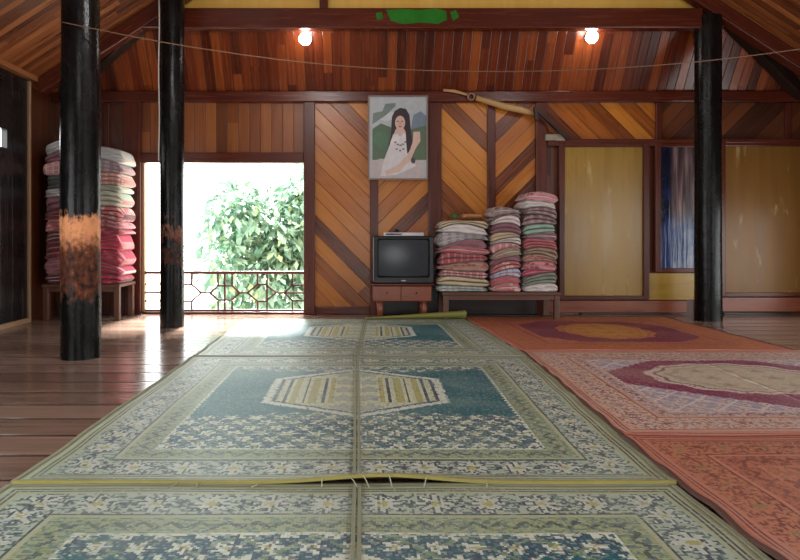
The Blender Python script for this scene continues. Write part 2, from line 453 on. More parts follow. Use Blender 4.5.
# cable down the slim post, cord across the room
k = MB(); xx = PX2 - .108; k.tube([(xx + .004 * math.sin(i * .9), PY2 - .078, 3.3 - i * .135) for i in range(13)], .007, 6)
tag(k.build('electric_cable', [WHITEPL], origin=(xx, PY2 - .078, 1.68)), 'thin white cable running down the slim post by the window', 'cable')
Yc = PY1 - .17
cp = [(62, 22), (100, 30), (185, 46), (300, 62), (400, 69.5), (500, 71.5), (600, 69), (700, 61.5), (800, 49), (900, 33), (1000, 14)]
pts = []
for i in range(len(cp) - 1):
    p0, p1, p2, p3 = cp[max(i - 1, 0)], cp[i], cp[i + 1], cp[min(i + 2, len(cp) - 1)]
    for j in range(4):
        s_ = j / 4
        pts.append([.5 * ((2 * p1[q]) + (-p0[q] + p2[q]) * s_ + (2 * p0[q] - 5 * p1[q] + 4 * p2[q] - p3[q]) * s_ ** 2 + (-p0[q] + 3 * p1[q] - 3 * p2[q] + p3[q]) * s_ ** 3) for q in (0, 1)])
pts.append(cp[-1])
cordm = plain('tan_cord', rgb(112, 78, 52), .6)
k = MB(); k.tube([at(p[0], p[1], Yc) for p in pts] + [Vector((XR - .005, Yc, 2.66))], .0038, 6)
tag(k.build('cord', [cordm], origin=at(400, 69.5, Yc)), 'thin tan cord strung in a shallow curve across the room under the ceiling', 'cord')

# ------------------------------------------------------------------ lamps
BULB, t, b = mat('lit_bulb')
b.inputs['Base Color'].default_value = (1, 1, 1, 1); b.inputs['Emission Color'].default_value = (1, .97, .92, 1)
b.inputs['Emission Strength'].default_value = 42.0
for px, py, lab in ((305, 39, 'lit white bulb under the tie beam on the side of the window'),
                    (592, 37, 'lit white bulb under the tie beam on the side of the doors')):
    p = at(px, py, 7.02)
    o = thing('light_bulb', lab, 'lamp', p, 'lit bulbs under the tie beam')
    k = MB(); k.lathe([(.001, -.052), (.036, -.05), (.058, -.028), (.067, 0), (.058, .03), (.036, .048), (.026, .055)], p, (0, -1, -.25), 18)
    for i in range(len(k.v)): k.v[i] = p - (k.v[i] - p)
    k.build('globe', [BULB], o)
    a = Vector((0, 1, .25)).normalized()
    k = MB(); k.tube([p + a * .05, p + a * .11], .025, 14); k.tube([p + a * .11, p + a * .125], .04, 14); k.build('socket', [WHITEPL], o)

for x, y, pw in ((-.6, 3.9, 62.0), (2.5, 3.9, 22.0), (-.6, .7, 55.0), (2.5, .7, 36.0)):   # the other bulbs of the hall hang on the nearer trusses
    if True:
        l = bpy.data.lights.new('ceiling_bulb', 'POINT'); l.energy = pw; l.shadow_soft_size = .07; l.color = (1, .98, .95)
        o = bpy.data.objects.new('ceiling_bulb', l); COL.objects.link(o); o.location = (x, y, 3.15)

# ------------------------------------------------------------------ window railing
rl = thing('balcony_railing', 'red-brown lattice railing across the foot of the open window', 'railing', (bx(222), YB + .03, .03))
def rp(cx, cy): return Vector((bx(130 + cx / 2.947), YB + .03, bz(140 + cy / 2.947)))
k = MB(); k.bar(rp(30, 391), rp(522, 391), .05, .035); k.build('top_rail', [RAIL], rl, bevel=.006)
k = MB(); k.bar(rp(30, 503), rp(522, 503), .04, .028); k.build('bottom_rail', [RAIL], rl, bevel=.004)
k = MB()
segs = []
for x in (180, 375): segs += [((x, 395), (x, 426)), ((x, 477), (x, 503))]
for x in (258, 300): segs += [((x, 395), (x, 430)), ((x, 475), (x, 503))]
for x in (278, 403, 36, 155, 516): segs += [((x, 395), (x, 503))]
for a, c in ((208, 235), (322, 345), (430, 455)): segs += [((a, 451), (c, 451))]
for s_ in (1, -1):
    f = lambda y: 451 + s_ * (y - 451)
    segs += [((180, f(426)), (208, 451)), ((235, 451), (258, f(430))), ((258, f(430)), (300, f(430))), ((300, f(430)), (322, 451)),
             ((345, 451), (375, f(426))), ((375, f(426)), (403, f(426))), ((403, f(430)), (430, 451)), ((455, 451), (478, f(428))), ((478, f(428)), (516, f(428))),
             ((478, f(395)), (478, f(428))), ((155, f(426)), (180, f(426)))]
for y in (425, 450, 475): segs += [((36, y), (155, y))]
segs += [((455, 451), (516, 451))]
for a, c in segs: k.bar(rp(*a), rp(*c), .02, .02, up=(0, 1, 0))
k.build('lattice', [RAIL], rl)

# ------------------------------------------------------------------ outside
m = MB(); m.face([(-30, YB + .14, -.9), (30, YB + .14, -.9), (30, 60, -.9), (-30, 60, -.9)], [(0, 0), (60, 0), (60, 60), (0, 60)])
struct(m, 'ground', [GROUND])
LEAF, t, b = mat('pale_green_leaf')
u, v = uvn(t)
ri = white(t, comb(t, (u * .25).floor(), (v * .25).floor(), 0.0))
put(b, t, 'Base Color', ramp(ri, [(0, rgb(92, 130, 112)), (.5, rgb(138, 176, 154)), (.85, rgb(176, 206, 184)), (1, rgb(178, 200, 146))]))
b.inputs['Roughness'].default_value = .45
tr_ = t.nodes.new('ShaderNodeBsdfTranslucent'); t.links.new(b.inputs['Base Color'].links[0].from_socket, tr_.inputs[0])
mx = t.nodes.new('ShaderNodeMixShader'); mx.inputs[0].default_value = .3
t.links.new(b.outputs[0], mx.inputs[1]); t.links.new(tr_.outputs[0], mx.inputs[2]); t.links.new(mx.outputs[0], t.nodes['Material Output'].inputs[0])
BARK = plain('bark', rgb(96, 78, 62), .9, bmp=.4)
def tree(label, blobs, trunk, n, seed, size):
    R = random.Random(seed)
    o = thing('leafy_tree', label, 'tree', trunk)
    k = MB()
    for _ in range(n):
        c, r = R.choices(blobs, [bb[1] ** 2 for bb in blobs])[0]
        d = Vector((R.gauss(0, 1), R.gauss(0, 1), R.gauss(0, 1))).normalized()
        p = Vector(c) + d * r * (R.random() ** .35)
        a = (d + Vector((R.uniform(-.7, .7), R.uniform(-.7, .7), R.uniform(-1.1, .1)))).normalized()
        L = size * R.uniform(.7, 1.3); w = L * R.uniform(.17, .26)
        s_ = a.cross(Vector((R.uniform(-.4, .4), R.uniform(-.4, .4), 1))).normalized(); nn = s_.cross(a)
        uv = [(R.randint(0, 200) * 4 + 1, R.randint(0, 200) * 4 + 1)] * 4
        q = p + a * L * .45 - nn * L * .05
        k.face([p, q + s_ * w, p + a * L - nn * L * .18, q], uv, 0); k.face([p, q, p + a * L - nn * L * .18, q - s_ * w], uv, 0)
    fo = k.build('foliage', [LEAF], o); fo['kind'] = 'stuff'
    k = MB(); tr = Vector(trunk)
    k.tube([tr, tr + Vector((.05, 0, .8)), tr + Vector((-.05, .05, 1.8)), tr + Vector((.05, 0, 2.6))], [.13, .1, .08, .05], 10); k.build('trunk', [BARK], o)
    for c, r in blobs:
        k = MB(); s0 = tr + Vector((0, 0, .9 + .3 * R.random())); e = Vector(c)
        k.tube([s0, s0.lerp(e, .5) + Vector((0, 0, .12)), e], [.05, .035, .012], 7); k.build('branch', [BARK], o)
def bl(px, py, Y, rpx): p = at(px, py, Y); return (tuple(p), rpx * Y / 640)
tree('big leafy tree with pale green leaves outside the window', [bl(232, 212, 11, 36), bl(222, 258, 10.8, 34), bl(268, 228, 11.3, 40), bl(262, 275, 11, 34), bl(300, 250, 11.4, 42),
      bl(300, 188, 11.6, 26), bl(240, 200, 11.2, 22), bl(330, 210, 11.8, 50), bl(345, 275, 11.5, 50), bl(285, 300, 11, 30), bl(228, 300, 11, 22)], (-1.15, 11.5, -.9), 6500, 3, .21)

# ------------------------------------------------------------------ television corner
YTV = 7.0
def tp(px, py): return at(px, py, YTV)
c0 = tp(403, 318); cab = thing('television_cabinet', 'low reddish wooden cabinet with two drawers under the television', 'cabinet', (c0.x, 7.22, 0))
x0, x1 = tp(372, 0).x, tp(433, 0).x
z_b, z_t = tp(0, 302).z, tp(0, 283.5).z
k = MB(); k.box((x0 + .01, YTV + .01, z_b), (x1 - .01, 7.44, z_t - .022)); k.build('body', [W_CAB], cab, bevel=.02)
k = MB(); k.box((x0 - .015, YTV - .03, z_t - .022), (x1 + .015, 7.45, z_t)); k.build('top', [W_BEAM], cab, bevel=.006)
xm = tp(401, 0).x
for a, c in ((x0 + .02, xm - .006), (xm + .006, x1 - .02)):
    k = MB(); k.box((a, YTV - .008, z_b + .012), (c, YTV + .012, z_t - .03), grain=0); dr = k.build('drawer', [W_CAB], cab, bevel=.005)
    k = MB(); k.lathe([(.001, .02), (.009, .017), (.008, .006), (.005, 0)], ((a + c) / 2, YTV - .008, (z_b + z_t) / 2), (0, -1, 0), 10); k.build('knob', [W_DARK], dr)
for a in (x0 + .09, x1 - .09):
    for yy in (YTV + .07, 7.38):
        k = MB(); k.tube([(a, yy, .001), (a, yy, z_b + .01)], [.028, .04], 10); k.build('leg', [W_CAB], cab)
tv = thing('television', 'black box television with a dark bulging screen on the low cabinet', 'television', (c0.x, 7.2, z_t + .002))
tx0, tx1, tz0, tz1 = tp(373, 0).x, tp(434, 0).x, z_t + .003, tp(0, 236).z
k = MB()
cx, cz = (tx0 + tx1) / 2, (tz0 + tz1) / 2
def ring(y, sx, sz, dz=0):
    hx, hz, r = (tx1 - tx0) / 2 * sx, (tz1 - tz0) / 2 * sz, .02
    P = []
    for (a, c, s0) in ((1, 1, 0), (-1, 1, PI / 2), (-1, -1, PI), (1, -1, 1.5 * PI)):
        for j in range(4):
            an = s0 + j * PI / 6; P.append((cx + a * (hx - r) + r * math.cos(an), y, cz + dz + c * (hz - r) + r * math.sin(an)))
    return P
rings = [ring(YTV + .03, .80, .74, .02), ring(YTV - .005, .86, .82, .015), ring(YTV - .008, .97, .97), ring(YTV + .005, 1, 1), ring(YTV + .11, 1, 1), ring(YTV + .13, .96, .95), ring(YTV + .30, .7, .72, -.03), ring(YTV + .42, .55, .55, -.06)]
vs = [p for r_ in rings for p in r_]; n = 16
fs = [(i * n + j, i * n + (j + 1) % n, (i + 1) * n + (j + 1) % n, (i + 1) * n + j) for i in range(len(rings) - 1) for j in range(n)]
fs.append(tuple(range((len(rings) - 1) * n, len(rings) * n)))
k.raw(vs, fs, None, 0, False)
k.box((cx - .2, YTV + .05, tz0 - .002), (cx + .2, YTV + .35, tz0 + .06)); k.build('housing', [BLACKPL], tv)
SCR = plain('dark_glass_screen', rgb(52, 55, 62), .22, vary=.05, spec=.35)
k = MB(); G_ = 14; hx, hz = (tx1 - tx0) / 2 * .82, (tz1 - tz0) / 2 * .78; vs, fs = [], []
for i in range(G_ + 1):
    for j in range(G_ + 1):
        a, c = i / G_ * 2 - 1, j / G_ * 2 - 1
        vs.append((cx + a * hx, YTV + .024 - .022 * (1 - a * a) * .5 - .022 * (1 - c * c) * .5, cz + .018 + c * hz))
for i in range(G_):
    for j in range(G_):
        q = i * (G_ + 1) + j; fs.append((q, q + G_ + 1, q + G_ + 2, q + 1))
k.raw(vs, fs); k.build('screen', [SCR], tv)
k = MB(); k.box((cx - .025, YTV - .012, tz0 + .022), (cx + .025, YTV - .004, tz0 + .036)); k.build('badge', [SILVER], tv, bevel=.003)
for i in range(4):
    k = MB(); k.box((tx1 - .16 + i * .028, YTV - .012, tz0 + .024), (tx1 - .143 + i * .028, YTV - .004, tz0 + .032)); k.build('button', [IRON], tv)
k = MB(); k.box((tp(384, 0).x, YTV + .03, tz1 + .001), (tp(424, 0).x, YTV + .13, tz1 + .04)); k.box((tp(384, 0).x + .02, YTV + .025, tz1 + .012), (tp(402, 0).x, YTV + .031, tz1 + .028), 1)
tag(k.build('media_player', [SILVER, BLACKPL], origin=(tp(404, 0).x, YTV + .08, tz1), bevel=.004), 'flat silvery player lying on top of the television', 'media player')
k = MB(); pb = Vector((tp(397, 0).x, YTV + .08, tz1 + .0415)); k.lathe([(.001, .034), (.018, .032), (.026, .018), (.028, .0), (.001, 0)], pb, (0, 0, 1), 12)
tag(k.build('small_black_box', [BLACKPL], origin=pb), 'tiny black round object on top of the silvery player', 'gadget')

# ------------------------------------------------------------------ poster
def flat(c, r=.3): return plain('print_%d_%d_%d' % c, rgb(*c), r, vary=.22, scale=16)
YPO = YB - .092
po = thing('wall_poster', 'framed poster of a long-haired person in a white dress, hung above the television', 'poster', at(400, 180, YPO))
def pp(u, v, d=0):                             # poster zoom measure
    q = at(360 + u / 5.338, 85 + v / 5.333, YPO); return (q.x, YPO - d, q.z)
k = MB()
a, c = pp(48, 500), pp(358, 62)
for q0, q1 in (((a[0] - .012, a[2] - .012), (a[0] + .006, c[2] + .012)), ((c[0] - .006, a[2] - .012), (c[0] + .012, c[2] + .012)),
               ((a[0] + .006, a[2] - .012), (c[0] - .006, a[2] + .005)), ((a[0] + .006, c[2] - .005), (c[0] - .006, c[2] + .012))):
    k.box((q0[0], YPO - .012, q0[1]), (q1[0], YPO + .022, q1[1]))
k.build('frame', [plain('greyish_frame', rgb(128, 104, 100), .3)], po)
k = MB(); mats = []
def ell(cu, cv, ru, rv, n=22, a0=0): return [(cu + ru * math.cos(2 * PI * i / n), cv + rv * math.sin(2 * PI * i / n)) for i in range(n)]
def shape(pts, col, d):
    mats.append(flat(col)); k.face([pp(x, y, d) for x, y in reversed(pts)], None, len(mats) - 1)
k.box((a[0], YPO - .001, a[2]), (c[0], YPO + .012, c[2])); mats.append(flat((176, 178, 178)))
shape([(70, 66), (354, 66), (354, 235), (70, 235)], (172, 176, 182), .0015)
shape(ell(140, 165, 55, 26), (196, 196, 202), .002)
shape([(285, 160), (325, 140), (354, 165), (354, 245), (270, 245)], (112, 126, 142), .0022)
shape([(66, 235), (110, 205), (165, 225), (165, 400), (66, 400)], (80, 102, 82), .0024)
shape([(70, 150), (120, 140), (135, 100), (190, 96), (190, 112), (140, 160), (66, 210)], (110, 124, 118), .0022)
shape([(260, 240), (354, 215), (354, 400), (260, 400)], (88, 106, 84), .0024)
shape(ell(112, 290, 40, 42), (78, 112, 84), .0026)
shape([(60, 410), (110, 392), (160, 400), (300, 400), (335, 430), (345, 497), (55, 497)], (184, 172, 172), .003)
shape([(170, 170), (186, 138), (214, 122), (246, 128), (264, 160), (270, 230), (280, 300), (258, 372), (236, 330), (232, 240), (188, 240), (176, 290), (150, 330), (164, 270)], (52, 40, 44), .0036)
shape([(194, 232), (234, 232), (250, 262), (180, 262)], (204, 170, 158), .0042)
shape([(178, 262), (196, 258), (214, 276), (232, 258), (252, 262), (264, 340), (250, 392), (178, 396), (150, 360), (164, 300)], (214, 208, 210), .0046)
shape([(160, 318), (190, 312), (236, 312), (256, 345), (262, 400), (300, 430), (240, 460), (190, 480), (110, 486), (124, 410)], (206, 200, 204), .0048)
for fx, fy in ((188, 306), (202, 318), (216, 322), (230, 316), (242, 304), (196, 342), (214, 350), (232, 342)): shape(ell(fx, fy, 7, 5), (126, 116, 122), .005)
shape([(286, 250), (320, 248), (322, 300), (296, 340), (270, 400), (210, 462), (140, 482), (132, 460), (200, 430), (256, 370), (280, 310)], (206, 174, 160), .005)
shape(ell(214, 202, 27, 38), (206, 172, 160), .0048)
for ex in (203, 225): shape(ell(ex, 194, 6, 3), (60, 44, 44), .0052)
shape([(212, 196), (218, 196), (220, 212), (210, 212)], (190, 150, 138), .0052)
shape(ell(214, 222, 9, 4), (160, 84, 88), .0052)
shape([(240, 170), (256, 168), (272, 250), (270, 340), (252, 368), (246, 300)], (50, 38, 42), .0056)
shape(ell(284, 403, 12, 16), (70, 62, 66), .0054)
k.build('print', mats, po)

# ------------------------------------------------------------------ bedding
def cloth(name, c1, c2, kind):
    m, t, b = mat(name)
    u, v = uvn(t)
    n = noise(t, comb(t, u * 30.0, v * 30.0, 0.0), 1.0, 3.0)
    if kind == 'stripe': f = (u.per(.07).abs() < .010) + (u.per(.023).abs() < .003) * .5
    elif kind == 'plaid': f = nmin((u.per(.09).abs() < .02) * .6 + (v.per(.09).abs() < .02) * .6, 1.0)
    elif kind == 'floral':
        vo = t.nodes.new('ShaderNodeTexVoronoi'); vo.inputs['Scale'].default_value = 16.0
        w = comb(t, u, v, 0.0); t.links.new(w.k, vo.inputs['Vector'])
        f = (N(t, vo.outputs['Distance']) + n * .3 < .52)
    else: f = n * .25
    c = mixc(f, c1, c2)
    c = mixc(n * .3, c, (c1[0] * .7, c1[1] * .7, c1[2] * .7, 1))
    put(b, t, 'Base Color', c); b.inputs['Roughness'].default_value = .85
    b.inputs['Sheen Weight'].default_value = .2
    bump(t, b, n, .25, .01)
    return m
PAL = {}
def pal(desc, c1, c2, kind): PAL[desc] = cloth('cloth_' + desc.replace(' ', '_'), rgb(*c1), rgb(*c2), kind)
pal('pale aqua', (150, 180, 176), (196, 204, 196), 'stripe'); pal('cream', (200, 186, 150), (176, 150, 120), 'plain')
pal('pink and white striped', (196, 120, 124), (214, 186, 182), 'stripe'); pal('tan floral', (176, 140, 120), (150, 84, 80), 'floral')
pal('red striped', (164, 66, 70), (196, 130, 130), 'stripe'); pal('rose pink', (190, 96, 104), (206, 130, 132), 'plain')
pal('mauve', (140, 92, 104), (170, 130, 140), 'plain'); pal('grey and white checked', (206, 200, 200), (132, 122, 132), 'plaid')
pal('white', (218, 210, 206), (190, 180, 182), 'plain'); pal('orange', (196, 132, 66), (170, 104, 50), 'plain')
pal('rose floral', (196, 112, 116), (224, 190, 180), 'floral'); pal('blue-white', (190, 196, 210), (150, 160, 190), 'stripe')
pal('olive floral', (150, 140, 110), (176, 110, 104), 'floral'); pal('brown plaid', (112, 80, 80), (176, 152, 150), 'plaid')
pal('hot pink', (190, 48, 84), (206, 90, 116), 'plain'); pal('grey-green', (126, 140, 124), (170, 176, 160), 'plain')
pal('sea green and white', (136, 176, 156), (214, 214, 204), 'plain'); pal('pink floral', (206, 140, 146), (150, 66, 74), 'floral')
pal('deep pink', (178, 56, 84), (204, 104, 120), 'floral'); pal('dark red', (104, 36, 46), (140, 62, 70), 'floral')
pal('salmon striped', (210, 150, 136), (222, 206, 196), 'stripe'); pal('pale grey', (190, 192, 196), (160, 164, 170), 'plain')
pal('pale green', (176, 190, 170), (206, 210, 196), 'plain'); pal('dark grey-green', (70, 84, 80), (110, 120, 112), 'plain')
LINING = [cloth('lining_white', rgb(214, 204, 198), rgb(190, 176, 172), 'plain'), cloth('lining_rose', rgb(196, 132, 132), rgb(210, 170, 166), 'plain'),
          cloth('lining_dark', rgb(98, 60, 64), rgb(130, 90, 90), 'plain')]
def quilt(cx, cy, lo, hi, w, dep, seed, cover, lining, label, group, layers=2):
    # lo(x), hi(x): the cloth below and the cloth above, so a pile never cuts into itself
    R = random.Random(seed)
    nx = 20; prof = []; nf = 8 * layers
    for j in range(nf + 1):                     # front folds, bottom to top
        f = j / nf
        lobe = abs(math.sin(PI * layers * f)) ** .5
        prof.append((-dep / 2 + .042 * (1 - lobe), f))
    prof += [(-dep / 4, 1.0), (0, 1.0), (dep / 4, 1.0), (dep / 2 - .02, .97), (dep / 2, .5), (dep / 2 - .02, .03), (dep / 4, 0), (0, 0), (-dep / 4, 0)]
    n = len(prof); vs, fs, mi, uvs = [], [], [], []
    yj = R.uniform(-.035, .02); rz = R.uniform(-.07, .07)
    ph = R.uniform(0, 6); sk = R.uniform(-.03, .03)
    for i in range(nx + 1):
        s_ = i / nx * 2 - 1
        e = max(0.0, (abs(s_) - .82) / .18); end = 1 - .5 * e * e
        for (y, f) in prof:
            x = s_ * w / 2 + sk * (f - .5) * e
            a, c = lo(cx + x) + .0015, hi(cx + x) - .0015
            zz = a + (c - a) * (.5 - .12 * e + (f - .5) * end * (.76 if e else 1) ** e)
            fr = 1 if y < -dep / 4 - .01 else 0
            yy = y + (.05 * e * e if fr else 0) + fr * (.014 * math.sin(x * 15 + ph + f * 2.5) + .009 * math.sin(x * 39 + ph * 2 + f * 4))
            vs.append((cx + x, cy + yj + yy + x * rz, zz))
    dists = [0]
    for j in range(1, n): dists.append(dists[-1] + math.hypot(prof[j][0] - prof[j - 1][0], (prof[j][1] - prof[j - 1][1]) * .09))
    dists.append(dists[-1] + .1); uo = R.uniform(0, 9)
    for i in range(nx):
        for j in range(n):
            j2 = (j + 1) % n
            fs.append((i * n + j, (i + 1) * n + j, (i + 1) * n + j2, i * n + j2))
            if j < nf:
                ff = ((j + .5) / nf * layers) % 1
                mi.append(1 if ff < .14 or ff > .86 else 0)
            else: mi.append(0)
            a, c = (i / nx) * w + uo, ((i + 1) / nx) * w + uo
            uvs.append([(a, dists[j]), (c, dists[j]), (c, dists[j + 1]), (a, dists[j + 1])])
    fs.append(tuple(range(n))); mi.append(1); uvs.append([(prof[j][0], prof[j][1] * .09) for j in range(n)])
    fs.append(tuple(nx * n + j for j in reversed(range(n)))); mi.append(1); uvs.append([(prof[j][0], prof[j][1] * .09) for j in reversed(range(n))])
    k = MB(); k.raw(vs, fs, uvs, mi, True)
    o = k.build('folded_quilt', [PAL[cover], lining], origin=(cx, cy, lo(cx)))
    tag(o, label, 'quilt', group)
ORD = ['lowest', 'second from bottom', 'third from bottom', 'fourth from bottom', 'fifth from bottom', 'sixth from bottom', 'seventh from bottom', 'eighth from bottom',
       'ninth from bottom', 'tenth from bottom', 'eleventh from bottom', 'twelfth from bottom', 'thirteenth from bottom']
def stack(cx, w, cy, dep, z0, z1, covers, where, group, seed, amp=.022, spread=.05, lean=0.0):
    R = random.Random(seed); n = len(covers)
    hs = [R.uniform(.62, 1.38) for _ in covers]; tot = sum(hs); z = z0; fn = []
    for i in range(n + 1):
        a = min(amp, .30 * (z1 - z0) / n) if i else 0.0
        def f(x, z=z, a=a, p=R.uniform(0, 6), q=R.uniform(5, 9), t=R.uniform(-.10, .10) * (i > 0), lf=min(1, i / 3), dm=R.uniform(.02, .055) * min(1, i / 3)):
            return z + .001 + a * math.sin((x - cx) * q + p) + t * (x - cx) + lean * lf * (x - cx) - dm * (abs(x - cx) / (w / 2)) ** 2.2 + dm * .3
        fn.append(f)
        if i < n: z += hs[i] / tot * (z1 - z0)
    for i, c in enumerate(covers):
        pos = 'topmost' if i == n - 1 else ORD[i]
        ww = w * R.uniform(1 - spread, 1.0); h = hs[i] / tot * (z1 - z0)
        quilt(cx + R.uniform(-.5, .5) * (w - ww), cy, fn[i], fn[i + 1], ww, dep, seed * 50 + i, c, R.choice(LINING),
              '%s quilt, %s, %s' % (c, pos, where), group, 3 if h > .10 else 2 if h > .055 else 1)
YQ = 6.98
def qx(px): return (px - 360) * YQ / 640
def qz(py): return EYE + (235 - py) * YQ / 640
def bench(label, X0, X1, zt, y0=6.94, y1=7.44):
    o = thing('low_bench', label, 'bench', ((X0 + X1) / 2, (y0 + y1) / 2, 0))
    k = MB(); k.box((X0, y0, zt - .035), (X1, y1, zt)); k.build('bench_top', [W_BENCH], o, bevel=.006)
    k = MB(); k.box((X0 + .05, y0 + .02, zt - .085), (X1 - .05, y0 + .045, zt - .035)); k.build('apron', [W_BENCH], o)
    for xx in (X0 + .04, X1 - .04):
        for yy in (y0 + .04, y1 - .04):
            k = MB(); k.box((xx - .03, yy - .03, .001), (xx + .03, yy + .03, zt - .034)); k.build('leg', [W_BENCH], o, bevel=.006)
zb = qz(292)
bench('low dark wooden bench under the three columns of bedding beside the television', qx(442), qx(560), zb)
G1 = 'folded quilts piled on the bench beside the television'
stack((qx(436.5) + qx(491)) / 2, qx(491) - qx(436.5) - .012, 7.2, .44, zb, qz(219) - .015,
      ['pale aqua', 'cream', 'pink and white striped', 'tan floral', 'red striped', 'rose pink', 'mauve', 'grey and white checked', 'white', 'cream'], 'column next to the television', G1, 3, spread=.10)
stack((qx(491) + qx(522)) / 2, qx(522) - qx(491) - .008, 7.2, .46, zb, qz(206) - .015,
      ['rose floral', 'rose pink', 'blue-white', 'rose floral', 'mauve', 'olive floral', 'pink and white striped', 'white', 'cream', 'mauve', 'white', 'brown plaid', 'brown plaid'], 'middle column of the bench bedding', G1, 5, spread=.04, lean=.06)
stack((qx(523) + qx(559)) / 2, qx(559) - qx(523) - .008, 7.2, .45, zb, qz(193) - .015,
      ['white', 'grey-green', 'hot pink', 'pink floral', 'tan floral', 'olive floral', 'rose pink', 'mauve', 'sea green and white', 'brown plaid', 'brown plaid', 'white', 'pink floral'], 'column next to the yellow door', G1, 8, spread=.08)
# things lying on the first column
quilt(qx(474), 7.2, lambda x: qz(219) + .014, lambda x: qz(219) + .062, .22, .3, 77, 'orange', LINING[2], 'small folded orange cloth on top of the bedding next to the television', 'small things on the bedding', 1)
k = MB(); pg = Vector((qx(456), 7.1, qz(219) + .006)); k.lathe([(.001, 0), (.03, .003), (.042, .025), (.036, .052), (.015, .066), (.001, .068)], pg, (0, 0, 1), 12)
tag(k.build('green_bundle', [plain('green_cloth', rgb(60, 96, 50), .8, bmp=.4)], origin=pg), 'small dark green bundle on top of the bedding next to the television', 'bundle')

zb2 = qz(284)
bench('low wooden bench in the corner under the two tall stacks of bedding', qx(43), qx(121), zb2)
G2 = 'folded quilts stacked in the corner behind the thick post'
stack((qx(42) + qx(81)) / 2, qx(81) - qx(42) - .02, 7.2, .44, zb2, qz(140) - .015,
      ['dark red', 'mauve', 'dark red', 'dark red', 'rose floral', 'dark red', 'mauve', 'pale grey', 'dark grey-green', 'pink and white striped', 'mauve', 'pale grey'], 'dim corner stack against the black wall', G2, 11)
stack((qx(82) + qx(123)) / 2, qx(123) - qx(82) - .02, 7.2, .44, zb2, qz(146) - .015,
      ['deep pink', 'hot pink', 'deep pink', 'hot pink', 'deep pink', 'pink floral', 'rose floral', 'pale green', 'pale green', 'salmon striped', 'grey and white checked', 'pale grey'], 'corner stack beside the open window', G2, 14)

# ------------------------------------------------------------------ wooden tool hung along the top of the wall
tb = at(500, 102, YB - .12)
tl = thing('wooden_tool', 'long pale wooden stick with a ring and dark straps slung under the wall plate', 'tool', tb)
def wp(u, v, d=.11): return at(430 + u / 4.444, 80 + v / 4.45, YB - d)
k = MB(); k.tube([wp(60, 45), wp(110, 50), wp(165, 66)], [.014, .02, .012], 8); k.tube([wp(205, 80), wp(260, 96), wp(330, 118), wp(400, 132), wp(465, 152)], [.03, .034, .04, .04, .028], 10)
k.build('stick', [PALEWOOD], tl)
k = MB(); c = wp(183, 74)
k.tube([c + Vector((.038 * math.cos(i * PI / 8), 0, .038 * math.sin(i * PI / 8))) for i in range(17)], .011, 8, cap=False); k.build('ring', [plain('dull_metal', rgb(150, 120, 100), .4, .5)], tl)
k = MB(); k.bar(wp(470, 130, .16), wp(612, 262, .16), .03, .05, up=(0, 1, 0)); k.bar(wp(466, 120, .155), wp(474, 180, .155), .03, .05, up=(0, 1, 0)); k.build('strap', [W_DARK], tl)
k = MB(); k.box(wp(515, 268, .10), wp(590, 246, .02)); k.box(wp(560, 270, .105), wp(600, 256, .10))
tag(k.build('small_box', [plain('dull_white_card', rgb(150, 140, 122), .5)], origin=wp(552, 268, .06), bevel=.003), 'small pale flat box on the rail above the yellow door', 'box')

